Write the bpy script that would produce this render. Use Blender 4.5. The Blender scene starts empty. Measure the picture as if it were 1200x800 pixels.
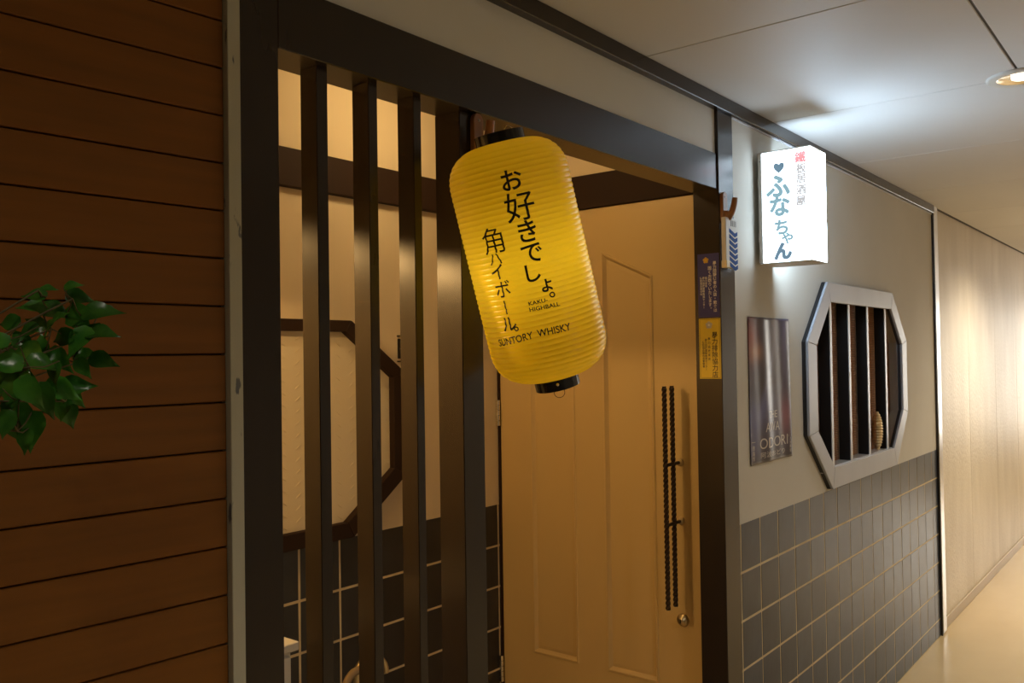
import bpy, bmesh, math, random
from mathutils import Vector, Matrix
random.seed(7)
S = bpy.context.scene
col = S.collection
R = math.radians

# ------------------------------------------------------------------ camera
YAW, PITCH, ROLL, FPX = 0.67267997, 0.01769703, -0.01513777, 1020.06
CAMP = Vector((0, -1.2, 1.6))
Fw = Vector((math.cos(YAW)*math.cos(PITCH), math.sin(YAW)*math.cos(PITCH), math.sin(PITCH)))
Rt = Fw.cross(Vector((0, 0, 1))).normalized(); Up = Rt.cross(Fw)
R2 = math.cos(ROLL)*Rt + math.sin(ROLL)*Up; U2 = -math.sin(ROLL)*Rt + math.cos(ROLL)*Up
cd = bpy.data.cameras.new('camera'); cam = bpy.data.objects.new('camera', cd); col.objects.link(cam)
cd.sensor_width = 36; cd.lens = FPX/1200*36; cd.clip_start = .02
m3 = Matrix((R2, U2, -Fw)).transposed()
cam.matrix_world = Matrix.Translation(CAMP) @ m3.to_4x4()
S.camera = cam

# ------------------------------------------------------------------ world, view
w = bpy.data.worlds.new('world'); S.world = w; w.use_nodes = True
w.node_tree.nodes['Background'].inputs[0].default_value = (.9, .85, .75, 1)
w.node_tree.nodes['Background'].inputs[1].default_value = .05
S.view_settings.view_transform = 'Standard'; S.view_settings.look = 'None'
S.view_settings.gamma = 1; S.view_settings.use_curve_mapping = False
S.view_settings.exposure = 0.45

WARM = (1.0, .70, .32); NEUT = (1.0, .90, .76); COOL = (.80, .90, 1.0)
# corridor downlights: (x, y, watts, colour)
DOWNL = [(-0.15, -.785, 6.5, NEUT), (3.0, -.785, 8, NEUT), (6.3, -.785, 115, (1, .85, .63)), (9.3, -.785, 140, (1, .87, .68)),
         (1.3, -2.15, 56, (1, .95, .88)), (4.3, -2.15, 70, (1, .92, .80))]  # second row is unseen, added as frontal fill for the shop front
SIGN_E, SIGN_FACE = 16.0, 3.2
LANTERN_W = .45
VEST_PENDANT, VEST_DOWN = 20, 4.2
ADDED_WINDOW_E = 5.0

# ------------------------------------------------------------------ materials
def mat(name, base, rough=.5, metal=0, spec=.5, emit=None, es=0, noise=None, bump=None, objvar=0, trans=0, coat=0):
    """noise=(scale, colour2, contrast, stretch xyz)   bump=(scale, strength, dist, stretch)"""
    m = bpy.data.materials.new(name); m.use_nodes = True
    nt = m.node_tree; N = nt.nodes; L = nt.links; p = N['Principled BSDF']
    p.inputs['Base Color'].default_value = (*base, 1); p.inputs['Roughness'].default_value = rough
    p.inputs['Metallic'].default_value = metal; p.inputs['Specular IOR Level'].default_value = spec
    if coat: p.inputs['Coat Weight'].default_value = coat; p.inputs['Coat Roughness'].default_value = .15
    if emit: p.inputs['Emission Color'].default_value = (*emit, 1); p.inputs['Emission Strength'].default_value = es
    tc = N.new('ShaderNodeTexCoord')
    out = None
    if noise:
        sc, c2, con, st = noise
        mp = N.new('ShaderNodeMapping'); mp.inputs['Scale'].default_value = st
        oi = N.new('ShaderNodeObjectInfo'); ad = N.new('ShaderNodeVectorMath'); ad.operation = 'MULTIPLY_ADD'
        cx = N.new('ShaderNodeCombineXYZ')
        L.new(oi.outputs['Random'], cx.inputs[0]); L.new(oi.outputs['Random'], cx.inputs[1])
        L.new(cx.outputs[0], ad.inputs[0]); ad.inputs[1].default_value = (37, 19, 11); L.new(tc.outputs['Object'], ad.inputs[2])
        L.new(ad.outputs[0], mp.inputs[0])
        n = N.new('ShaderNodeTexNoise'); n.inputs['Scale'].default_value = sc; n.inputs['Detail'].default_value = 6
        L.new(mp.outputs[0], n.inputs[0])
        r = N.new('ShaderNodeMapRange'); lo = .5 if con > .05 else .66
        r.inputs[1].default_value = lo-con; r.inputs[2].default_value = lo+con
        L.new(n.outputs[0], r.inputs[0])
        mx = N.new('ShaderNodeMix'); mx.data_type = 'RGBA'
        mx.inputs[6].default_value = (*base, 1); mx.inputs[7].default_value = (*c2, 1); L.new(r.outputs[0], mx.inputs[0])
        out = mx.outputs[2]
    if objvar:
        oi = N.new('ShaderNodeObjectInfo'); hs = N.new('ShaderNodeHueSaturation')
        r2 = N.new('ShaderNodeMapRange'); r2.inputs[3].default_value = 1-objvar; r2.inputs[4].default_value = 1+objvar
        L.new(oi.outputs['Random'], r2.inputs[0]); L.new(r2.outputs[0], hs.inputs['Value'])
        if out: L.new(out, hs.inputs['Color'])
        else: hs.inputs['Color'].default_value = (*base, 1)
        out = hs.outputs[0]
    if out: L.new(out, p.inputs['Base Color'])
    if bump:
        sc, stg, dist, st = bump
        mp = N.new('ShaderNodeMapping'); mp.inputs['Scale'].default_value = st; L.new(tc.outputs['Object'], mp.inputs[0])
        n = N.new('ShaderNodeTexNoise'); n.inputs['Scale'].default_value = sc; n.inputs['Detail'].default_value = 4
        L.new(mp.outputs[0], n.inputs[0])
        b = N.new('ShaderNodeBump'); b.inputs['Strength'].default_value = stg; b.inputs['Distance'].default_value = dist
        L.new(n.outputs[0], b.inputs['Height']); L.new(b.outputs[0], p.inputs['Normal'])
    return m

U1 = (1, 1, 1)
M = dict(
 wood=mat('cedar_cladding', (.27, .100, .011), .5, noise=(3, (.21, .080, .009), .22, (1.2, 1, 14)), bump=(60, .12, .001, (1, 1, 12)), objvar=.05, spec=.3),
 gap=mat('dark_gap', (.035, .012, .007), .8),
 frame=mat('dark_brown_paint', (.018, .0125, .0100), .25, noise=(5, (.026, .017, .012), .2, (1, 1, .15)), bump=(9, .08, .002, (3, 3, .4))),
 bandm=mat('dark_brown_moulding', (.024, .011, .006), .7, spec=.2),
 plaster=mat('off_white_wallpaper', (.60, .575, .51), .7, noise=(2.5, (.55, .52, .45), .25, U1), bump=(350, .08, .0006, U1)),
 transom=mat('pale_grey_board', (.72, .72, .68), .55, noise=(2, (.66, .66, .62), .25, U1)),
 vplaster=mat('vestibule_plaster', (.66, .55, .38), .75, noise=(2, (.60, .49, .33), .25, U1)),
 ceil=mat('white_ceiling_board', (.68, .68, .67), .6, noise=(1.5, (.64, .64, .63), .25, U1), bump=(120, .04, .0006, U1)),
 seam=mat('ceiling_seam', (.10, .09, .08), .8),
 floor=mat('tan_vinyl_floor', (.64, .48, .25), .26, noise=(1.4, (.57, .42, .21), .2, (1, 1.6, 1)), bump=(2.2, .12, .01, U1), coat=.25),
 tile=mat('slate_blue_tile', (.017, .025, .042), .30, noise=(9, (.034, .048, .076), .22, (1, 1, 1)), bump=(14, .25, .003, U1), objvar=.28, spec=.32),
 vtile=mat('black_tile', (.018, .018, .022), .35, noise=(9, (.028, .028, .034), .2, (1, 1, 1)), objvar=.2),
 grout=mat('cream_grout', (.70, .58, .36), .9, noise=(14, (.55, .44, .26), .2, U1)),
 paper=mat('beige_textured_wallpaper', (.68, .60, .46), .44, noise=(3, (.56, .48, .35), .2, (1.6, 1, .5)), bump=(75, .9, .004, (1, 1, .6)), spec=.6),
 basebd=mat('beige_skirting', (.46, .36, .22), .45),
 stripw=mat('chipped_cream_paint', (.50, .49, .38), .5, noise=(30, (.13, .14, .15), .02, (2, 2, .6))),
 alu=mat('brushed_aluminium', (.72, .72, .74), .28, 1, bump=(60, .05, .001, (1, 1, .05))),
 bead=mat('pale_bead_paint', (.55, .56, .60), .55),
 octf=mat('silver_grey_frame_paint', (.42, .44, .49), .36, .15, noise=(4, (.35, .37, .42), .2, (1, 1, .3))),
 octs=mat('frame_black_edge', (.012, .012, .014), .4),
 slatf=mat('silver_slat_edge', (.60, .62, .66), .3, .3),
 dark=mat('black_recess', (.010, .008, .007), .6, spec=.2),
 reed=mat('brown_reed_blind', (.50, .25, .12), .5, objvar=.1),
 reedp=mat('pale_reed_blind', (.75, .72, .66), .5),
 door=mat('cream_painted_door', (.60, .44, .20), .38, noise=(2, (.55, .39, .17), .2, (1, 1, .4)), bump=(30, .03, .001, (1, 1, .3))),
 iron=mat('wrought_iron', (.035, .018, .010), .4, .4),
 brass=mat('aged_brass', (.62, .50, .30), .35, 1),
 chrome=mat('polished_metal', (.75, .72, .66), .2, 1),
 blackp=mat('black_plastic', (.008, .008, .010), .18),
 hook=mat('varnished_wood_hook', (.42, .19, .07), .4, noise=(20, (.18, .08, .03), .2, (1, 1, .2))),
 hookm=mat('hook_metal', (.40, .38, .35), .35, .8),
 white=mat('white_paint', (.62, .60, .55), .5),
 blue=mat('cobalt_blue_print', (.008, .055, .26), .6, spec=.1),
 navy=mat('navy_print', (.030, .032, .20), .45),
 yellow=mat('yellow_print', (.72, .52, .02), .3),
 ink=mat('black_ink', (.010, .008, .007), .5),
 whink=mat('white_ink', (.75, .75, .78), .5),
 gold=mat('gold_print', (.65, .40, .06), .4),
 silverp=mat('silver_print', (.5, .48, .45), .4),
 pinkink=mat('red_ink', (.8, .05, .07), .5),
 relief=mat('embossed_panel', (.66, .57, .40), .45),
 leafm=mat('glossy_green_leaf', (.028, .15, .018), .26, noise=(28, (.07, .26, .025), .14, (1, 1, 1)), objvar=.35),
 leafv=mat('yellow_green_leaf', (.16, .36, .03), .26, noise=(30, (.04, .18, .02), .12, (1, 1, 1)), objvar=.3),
 stem=mat('plant_stem', (.13, .11, .04), .5),
 pot=mat('terracotta_pot', (.35, .14, .07), .7),
 soil=mat('soil', (.03, .02, .012), .9, bump=(80, 1, .01, U1)),
 oppw=mat('corridor_wall_paint', (.42, .36, .27), .7),
 tan=mat('tan_handle', (.22, .15, .07), .5),
 grey=mat('grey_fabric', (.12, .11, .09), .7),
 refl=mat('downlight_reflector', (.8, .78, .72), .12, 1),
 bulb=mat('lit_bulb', (1, 1, 1), .5, emit=(1, .88, .7), es=2.2),
 vbulb=mat('warm_bulb', (1, 1, 1), .5, emit=(1, .68, .36), es=12),
)
def emission(name, colr, s):
    return mat(name, (.8, .8, .8), .4, emit=colr, es=s)
M['signlit'] = emission('lit_sign_acrylic', (.60, .80, 1.0), SIGN_E)
M['signface'] = emission('lit_sign_face_acrylic', (.70, .86, 1.0), SIGN_FACE)
M['signink'] = mat('sign_teal_ink', (.03, .10, .15), .5, emit=(.22, .36, .42), es=.9)
M['signink2'] = mat('sign_dark_ink', (.03, .06, .09), .5, emit=(.12, .20, .27), es=.9)
M['signgrey'] = mat('sign_grey_ink', (.1, .1, .1), .5, emit=(.42, .42, .43), es=.95)
M['signred'] = mat('sign_red_ink', (.6, .05, .05), .5, emit=(.95, .30, .33), es=.95)
# lantern vinyl: translucent + glossy yellow
m = bpy.data.materials.new('translucent_yellow_vinyl'); m.use_nodes = True; M['lantern'] = m
nt = m.node_tree; N = nt.nodes; p = N['Principled BSDF']
p.inputs['Base Color'].default_value = (.80, .58, .022, 1); p.inputs['Roughness'].default_value = .27
tr = N.new('ShaderNodeBsdfTranslucent'); tr.inputs[0].default_value = (.95, .72, .03, 1)
mxs = N.new('ShaderNodeMixShader'); mxs.inputs[0].default_value = .40
nt.links.new(p.outputs[0], mxs.inputs[1]); nt.links.new(tr.outputs[0], mxs.inputs[2]); nt.links.new(mxs.outputs[0], N['Material Output'].inputs[0])

# ------------------------------------------------------------------ mesh helpers
class MB:
    def __init__(s): s.v = []; s.f = []; s.sm = []
    def add(s, vs, fs, smooth=False):
        o = len(s.v); s.v += [Vector(v) for v in vs]
        for f in fs: s.f.append([i+o for i in f]); s.sm.append(smooth)
        return s
    def box(s, x0, x1, y0, y1, z0, z1, b=0):
        bm = bmesh.new(); bmesh.ops.create_cube(bm, size=1)
        for v in bm.verts:
            v.co = Vector(((x0+x1)/2+v.co.x*(x1-x0), (y0+y1)/2+v.co.y*(y1-y0), (z0+z1)/2+v.co.z*(z1-z0)))
        if b: bmesh.ops.bevel(bm, geom=bm.edges[:], offset=b, segments=1, affect='EDGES', profile=.5)
        return s.bm(bm)
    def bm(s, bm, smooth=False):
        bm.verts.index_update()
        s.add([v.co.copy() for v in bm.verts], [[v.index for v in f.verts] for f in bm.faces], smooth); bm.free(); return s
    def tube(s, pts, r, n=10, cap=True, smooth=True):
        pts = [Vector(p) for p in pts]; rs = r if isinstance(r, (list, tuple)) else [r]*len(pts)
        vs = []; ref = None
        for i, p in enumerate(pts):
            d = (pts[min(i+1, len(pts)-1)]-pts[max(i-1, 0)]).normalized()
            if ref is None:
                ref = d.orthogonal().normalized()
            a = (ref-d*ref.dot(d)).normalized(); ref = a; b = d.cross(a)
            for k in range(n):
                t = 2*math.pi*k/n; vs.append(p+(a*math.cos(t)+b*math.sin(t))*rs[i])
        fs = [[i*n+k, i*n+(k+1) % n, (i+1)*n+(k+1) % n, (i+1)*n+k] for i in range(len(pts)-1) for k in range(n)]
        s.add(vs, fs, smooth)
        if cap:
            s.add(vs[:n], [list(range(n))[::-1]]); s.add(vs[-n:], [list(range(n))])
        return s
    def lathe(s, prof, c, axis=(0, 0, 1), n=32, smooth=True, caps=False):
        a = Vector(axis).normalized(); x = a.orthogonal().normalized(); y = a.cross(x); c = Vector(c)
        vs = []
        for r, h in prof:
            for k in range(n):
                t = 2*math.pi*k/n; vs.append(c+a*h+(x*math.cos(t)+y*math.sin(t))*r)
        fs = [[i*n+k, i*n+(k+1) % n, (i+1)*n+(k+1) % n, (i+1)*n+k] for i in range(len(prof)-1) for k in range(n)]
        s.add(vs, fs, smooth)
        if caps:
            s.add(vs[:n], [list(range(n))[::-1]]); s.add(vs[-n:], [list(range(n))])
        return s
    def prism(s, poly, e, b=0):
        """poly: list of 3D pts (planar), e: extrusion vector"""
        e = Vector(e); n = len(poly); P = [Vector(p) for p in poly]
        bm = bmesh.new(); A = [bm.verts.new(p) for p in P]; B = [bm.verts.new(p+e) for p in P]
        bm.faces.new(A); bm.faces.new(B[::-1])
        for i in range(n): bm.faces.new([A[i], B[i], B[(i+1) % n], A[(i+1) % n]][::-1])
        bmesh.ops.recalc_face_normals(bm, faces=bm.faces)
        if b: bmesh.ops.bevel(bm, geom=bm.edges[:], offset=b, segments=1, affect='EDGES', profile=.5)
        return s.bm(bm)
    def mesh(s, name, off=Vector()):
        me = bpy.data.meshes.new(name); me.from_pydata([v-off for v in s.v], [], s.f)
        me.polygons.foreach_set('use_smooth', s.sm); me.update(); return me

def rootloc(o):
    while o.parent: o = o.parent
    return o.location
def part(name, mb, m, parent=None, loc=None, recalc=True, **kw):
    off = rootloc(parent) if parent else (Vector(loc) if loc else Vector())
    me = mb.mesh(name, off)
    if recalc:
        bm = bmesh.new(); bm.from_mesh(me); bmesh.ops.recalc_face_normals(bm, faces=bm.faces); bm.to_mesh(me); bm.free()
    for mm in (m if isinstance(m, list) else [m]): me.materials.append(mm)
    o = bpy.data.objects.new(name, me); col.objects.link(o)
    if parent: o.parent = parent
    elif loc: o.location = loc
    for k, v in kw.items(): o[k] = v
    return o
def inst(name, me, loc, parent):
    o = bpy.data.objects.new(name, me); col.objects.link(o); o.parent = parent
    o.location = Vector(loc)-rootloc(parent); return o
def empty(name, loc, **kw):
    o = bpy.data.objects.new(name, None); col.objects.link(o); o.location = loc; o.empty_display_size = .1
    for k, v in kw.items(): o[k] = v
    return o
def thing(name, loc, label, category, group=None):
    o = empty(name, loc, label=label, category=category)
    if group: o['group'] = group
    return o
def struct(name, label, loc=(0, 0, 0)):
    return empty(name, loc, kind='structure', label=label)

# text ------------------------------------------------------------------
_tc = {}
def glyph(t, bold=0):
    if (t, bold) not in _tc:
        c = bpy.data.curves.new('t', 'FONT'); c.body = t; c.size = 1; c.offset = bold; c.resolution_u = 4
        o = bpy.data.objects.new('t', c); col.objects.link(o); bpy.context.view_layer.update()
        e = o.evaluated_get(bpy.context.evaluated_depsgraph_get()); me = e.to_mesh()
        vs = [(v.co.x, v.co.y) for v in me.vertices]; fs = [list(p.vertices) for p in me.polygons]
        e.to_mesh_clear(); bpy.data.objects.remove(o); bpy.data.curves.remove(c)
        _tc[(t, bold)] = (vs, fs)
    return _tc[(t, bold)]
def put_char(mb, t, size, cx, cy, fn, bold=0, rot=0, sx=1, center='em'):
    """place glyph t centred at 2D (cx,cy), scaled, through fn(u,v)->3D"""
    vs, fs = glyph(t, bold)
    if not vs: return
    if center == 'em': ox, oy = .5, .38
    else:
        xs = [v[0] for v in vs]; ys = [v[1] for v in vs]; ox, oy = (min(xs)+max(xs))/2, (min(ys)+max(ys))/2
    out = []
    c, s_ = math.cos(rot), math.sin(rot)
    for x, y in vs:
        x, y = (x-ox)*size*sx, (y-oy)*size
        out.append(fn(cx+x*c-y*s_, cy+x*s_+y*c))
    mb.add(out, fs)
def vcolumn(mb, text, size, cx, ytop, fn, bold=0, pitch=1.0, sx=1):
    y = ytop-size/2
    for ch in text:
        if ch != ' ':
            if ch in 'ー・': put_char(mb, ch, size, cx, y, fn, bold, rot=-math.pi/2)
            elif ch == '。': put_char(mb, ch, size, cx+size*.5, y+size*.5, fn, bold)
            else: put_char(mb, ch, size, cx, y, fn, bold, sx=sx)
        y -= size*pitch

ZC = 2.42      # ceiling
ZB = 2.376     # underside of ceiling trim
ZH1, ZH0 = 2.235, 2.122   # header
XL0, XL1, XP = .787, .810, .892
XJ0, XJ1 = 2.563, 2.672
XE = 5.33
YD = .96       # vestibule back wall
XD = 2.62      # door plane
ZT = 1.042     # top of tiles
PT = .1576     # tile pitch

# ================================================================== STRUCTURE
fl = struct('floor', 'glossy tan vinyl floor of the corridor')
part('floor_covering', MB().box(-3.5, 13, -2.6, 1.1, -.05, 0), M['floor'], fl)

ce = struct('ceiling', 'white panelled corridor ceiling with thin dark joints')
part('ceiling_backing', MB().box(-3.5, 13, -2.6, .02, ZC+.004, ZC+.05), M['seam'], ce)
yb = [-.0, -.785, -1.685, -2.59]
xb = [-3.3+.9*i for i in range(19)]
pan = {}
HOLES = [(d[0], d[1]) for d in DOWNL]
for j in range(3):
    y1, y0 = yb[j], yb[j+1]; gy = .0035
    for i in range(18):
        x0, x1 = xb[i], xb[i+1]
        key = j
        if key not in pan:
            mb = MB().box(.002, .898, y0+gy, y1-gy, 0, .010, .0015)
            me = mb.mesh('ceiling_panel'); me.materials.append(M['ceil']); pan[key] = me
        inst('ceiling_panel', pan[key], (x0, 0, ZC), ce)

# corridor shell that closes the space behind the camera
wo = struct('wall_opposite', 'plain beige corridor wall behind the camera')
part('wall_face', MB().box(-3.5, 13, -2.7, -2.6, 0, ZC+.05), M['oppw'], wo)
we = struct('wall_end', 'plain wall closing the corridor behind the camera')
part('wall_face', MB().box(-3.6, -3.5, -2.7, 1.1, 0, ZC+.05), M['oppw'], we)
wfe = struct('wall_far_end', 'plain wall closing the far end of the corridor')
part('wall_face', MB().box(13, 13.1, -2.7, .2, 0, ZC+.05), M['paper'], wfe)
w3 = struct('added_window', 'unseen glowing window added at the far end of the corridor to throw glare', (13, -1.3, .5))  # unseen window, added to throw glare along the corridor wall and floor
for ya, yb_ in ((-2.25, -1.32), (-1.28, -.35)):
    part('pane', MB().box(12.975, 12.985, ya, yb_, .55, 2.15), mat('added_glow_pane', (.8, .8, .8), .3, emit=(1, .95, .86), es=ADDED_WINDOW_E), w3)
for bx in ((-2.33, -2.25, .47, 2.23), (-.35, -.27, .47, 2.23), (-1.32, -1.28, .55, 2.15), (-2.25, -.35, .47, .55), (-2.25, -.35, 2.15, 2.23)):
    part('window_frame', MB().box(12.95, 13, bx[0], bx[1], bx[2], bx[3], .002), M['white'], w3)

# cedar clad wall on the left, splayed 4 degrees
A = R(4.06); dx, dy = -math.cos(A), math.sin(A); nx, ny = -math.sin(A), -math.cos(A)
wl = struct('wall_left', 'wall of horizontal reddish-brown cedar boards left of the shop front', (XL0, 0, 0))
def wp(s, t, z): return (XL0+dx*s+nx*t, dy*s+ny*t, z)      # s along wall to the left, t out of wall
mb = MB(); L_ = 4.2
mb.prism([wp(0, -.012, 0), wp(L_, -.012, 0), wp(L_, -.012, ZC), wp(0, -.012, ZC)], Vector((-nx, -ny, 0))*.05)
part('backing_board', mb, M['gap'], wl)
zp = [2.136-.0750*i for i in range(-4, 29)]; zp = [z for z in zp if z < ZC]
zp = [ZC]+zp+[0]
for a, b in zip(zp[:-1], zp[1:]):
    if a-b < .012: continue
    mb = MB().prism([wp(0, 0, b+.0013), wp(L_, 0, b+.0013), wp(L_, 0, a-.0013), wp(0, 0, a-.0013)], Vector((-nx, -ny, 0))*.012, .0014)
    part('plank', mb, M['wood'], wl)

t1 = part('trim_1', MB().box(XL0, XL1, -.012, .02, 0, ZC, .001), M['stripw'], loc=(XL0, 0, 0), kind='structure', label='narrow chipped cream metal strip between the cedar boards and the dark post')

# shop front wall
wf = struct('wall_front', 'shop front wall, pale wallpaper above a dado of dark square tiles')
part('transom_board', MB().box(XP, XJ0, .006, .03, ZH1, ZB), M['transom'], wf)
OX = [3.33, 3.51, 4.43, 4.62]; OZ = [1.09, 1.30, 1.642, 1.85]
octo = [(OX[1], OZ[3]), (OX[2], OZ[3]), (OX[3], OZ[2]), (OX[3], OZ[1]), (OX[2], OZ[0]), (OX[1], OZ[0]), (OX[0], OZ[1]), (OX[0], OZ[2])]
rc = [(XJ1, ZB), (XE, ZB), (XE, ZT), (XJ1, ZT)]
V3 = [(x, 0, z) for x, z in rc]+[(x, 0, z) for x, z in octo]+[(x, .08, z) for x, z in octo]
o = lambda i: 4+i % 8
fs = [[0, 1, o(1), o(0)], [1, o(2), o(1)], [1, 2, o(3), o(2)], [2, o(4), o(3)], [2, 3, o(5), o(4)], [3, o(6), o(5)], [3, 0, o(7), o(6)], [0, o(0), o(7)]]
fs += [[o(i), o(i+1), o(i+1)+8, o(i)+8] for i in range(8)]
part('wallpaper', MB().add(V3, fs), M['plaster'], wf, recalc=False)
part('recess_back', MB().box(3.2, 4.75, .08, .10, 1.0, 1.95), M['dark'], wf)
part('grout_bed', MB().box(XJ1, XE, -.0005, .03, 0, ZT), M['grout'], wf)
def tilemesh(wd, ht, m, d=.0011):
    mb = MB().box(0, wd, -d, .004, 0, ht, .0009); me = mb.mesh('tile'); me.materials.append(m); return me
G = .0078
def tiles(parent, xs, ztop, yface, m):
    cache = {}
    rows = []; z = ztop
    while z > .02:
        z0 = max(z-PT, 0); rows.append((z0+G/2, z-G/2 if z < ztop else z)); z = z0
    for (x0, x1) in xs:
        for (z0, z1) in rows:
            if z1-z0 < .02: continue
            k = (round(x1-x0, 4), round(z1-z0, 4))
            if k not in cache: cache[k] = tilemesh(x1-x0, z1-z0, m)
            ob = inst('tile', cache[k], (x0, yface, z0), parent)
            ob.rotation_euler = (R(random.uniform(-.22, .22)), 0, R(random.uniform(-.25, .25)))
xs = [(XJ1+.001, 2.844-PT-G/2)] + [(2.844+PT*(i-1)+G/2, 2.844+PT*i-G/2) for i in range(16)] + [(2.844+PT*15+G/2, XE-.002)]
xs = [t for t in xs if t[1]-t[0] > .008]
tiles(wf, xs, ZT, -.0005, M['tile'])

# corridor wall further on
wr = struct('wall_right', 'beige textured wallpaper wall running down the corridor beyond the shop', (XE, 0, 0))
xj = [XE+.09, 6.303]+[6.303+.91*i for i in range(1, 8)]+[13]
for a, b in zip(xj[:-1], xj[1:]):
    part('wall_panel', MB().box(a+.0012, b-.0012, .012, .03, 0, ZC, .001), M['paper'], wr)
part('backing', MB().box(XE, 13, .025, .06, 0, ZC), M['gap'], wr)
part('baseboard_right', MB().box(XE+.09, 13, .002, .012, 0, .062, .002), M['basebd'], kind='structure', label='low beige skirting along the far corridor wall')
part('trim_2', MB().box(XE+.012, XE+.088, -.014, .03, .012, ZC, .001), M['alu'], loc=(XE, 0, 0), kind='structure', label='vertical brushed aluminium corner strip at the end of the tiled wall')
part('trim_3', MB().box(XE, XE+.0118, -.012, .03, 0, ZC, .001), M['frame'], loc=(XE, 0, 0), kind='structure', label='thin dark upright bead at the end of the tiled wall')
part('trim_4', MB().box(XL1, XE, -.018, .03, ZB, ZC, .002), M['frame'], loc=(XL1, 0, ZB), kind='structure', label='dark painted rail where the shop front meets the ceiling')
part('trim_5', MB().box(XJ1, XE, -.006, .0, ZB-.007, ZB-.0005, .0006), M['bead'], loc=(XJ1, 0, ZB), kind='structure', label='fine bright bead under the dark ceiling rail')

# ================================================================== ENTRANCE FRAME
ef = thing('entrance_frame', (XL1, 0, 0), 'dark brown timber entrance frame with header, posts and upright slats beside the doorway', 'door frame')
part('post', MB().box(XL1, XP, 0, .085, 0, ZB, .0015), M['frame'], ef)
part('post', MB().box(XJ0, XJ1, -.005, .085, 0, ZB, .0015), M['frame'], ef)
part('header', MB().box(XP, XJ0, 0, .090, ZH0, ZH1, .0015), M['frame'], ef)
for x0, x1 in ((.987, 1.012), (1.109, 1.132), (1.228, 1.250)):
    part('slat', MB().box(x0, x1, .020, .066, 0, ZH0, .0012), M['frame'], ef)
part('post', MB().box(1.365, 1.433, .020, .092, 0, ZH0, .0015), M['frame'], ef)

# ================================================================== VESTIBULE
XV = .30; ZV = 2.50
wb = struct('wall_back', 'vestibule back wall, cream plaster over black square tiles')
part('plaster', MB().box(XV, XD+.1, YD, YD+.05, 1.03, ZV), M['vplaster'], wb)
part('grout_bed', MB().box(XV, XD+.1, YD-.0015, YD+.05, 0, 1.03), M['grout'], wb)
xs = []
g0 = 1.660-PT*8
for i in range(16):
    a, b = g0+PT*i+G/2, g0+PT*(i+1)-G/2
    a = max(a, XV); b = min(b, XD+.05)
    if b-a > .02: xs.append((a, b))
tiles(wb, xs, 1.03, YD-.0015, M['vtile'])
part('beam', MB().box(XV, XD+.04, YD-.025, YD, 2.121, 2.238, .002), M['bandm'], wb)
ws = struct('wall_side', 'cream side wall closing the vestibule behind the slats')
part('plaster', MB().box(XV-.03, XV, .085, YD+.05, 0, ZV), M['vplaster'], ws)
part('plaster', MB().box(XD+.02, XD+.1, .09, YD, 2.23, ZV), M['vplaster'], ws)
part('lintel', MB().box(XD-.01, XD+.08, .088, YD-.026, 2.129, 2.25, .002), M['bandm'], ws)
part('lining', MB().box(XV-.03, XD+.1, .035, .085, ZH1, ZV), M['vplaster'], ws)
part('lining', MB().box(XV-.03, XL1, .090, .115, 0, ZV), M['vplaster'], ws)
cv = struct('ceiling_vestibule', 'small pale ceiling of the vestibule')
part('ceiling_board', MB().box(XV-.03, XD+.1, .03, YD+.05, ZV, ZV+.03), M['vplaster'], cv)

# interior octagon (blind) window
w2 = struct('window_2', 'dark octagonal frame with cream embossed panel on the vestibule back wall', (1.545, YD, 1.04))
def octring(outer, inner, y0, y1, mats, root, bev=.002, nm='frame_member'):
    for i in range(8):
        a, b = outer[i], outer[(i+1) % 8]; c, d = inner[(i+1) % 8], inner[i]
        mb = MB().prism([(a[0], y0, a[1]), (b[0], y0, b[1]), (c[0], y0, c[1]), (d[0], y0, d[1])], (0, y1-y0, 0), bev)
        part(nm, mb, mats, root)
def octp(x0, x1, z0, z1, cx, cz): return [(x0+cx, z1), (x1-cx, z1), (x1, z1-cz), (x1, z0+cz), (x1-cx, z0), (x0+cx, z0), (x0, z0+cz), (x0, z1-cz)]
oo = octp(1.0, 2.092, 1.035, 1.724, .237, .172); oi = octp(1.055, 2.035, 1.085, 1.688, .205, .150)
octring(oo, oi, YD-.03, YD, M['bandm'], w2)
part('pane', MB().prism([(x, YD-.006, z) for x, z in oi], (0, .005, 0)), M['relief'], w2)
mb = MB()
zz = 1.10; k = 0
while zz < 1.68:
    for i in range(19):
        x = 1.075+i*.053; s = 1 if i % 2 else -1; z = zz+(.018 if i % 2 else 0)
        if (x > 1.83 and (z > 1.688-.8*(2.04-x)*0-(x-1.83)*.73-.01 or z < 1.095+(x-1.83)*.73)) or (x < 1.26 and (z > 1.67-(1.26-x)*.73 or z < 1.095+(1.26-x)*.73)): continue
        dxx, dz = .010, .007*s
        mb.tube([(x-dxx, YD-.006, z-dz), (x, YD-.0068, z), (x+dxx, YD-.006, z+dz)], [.0006, .0018, .0006], 5)
    zz += .0365
part('embossing', mb, M['relief'], w2, kind='stuff')

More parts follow.
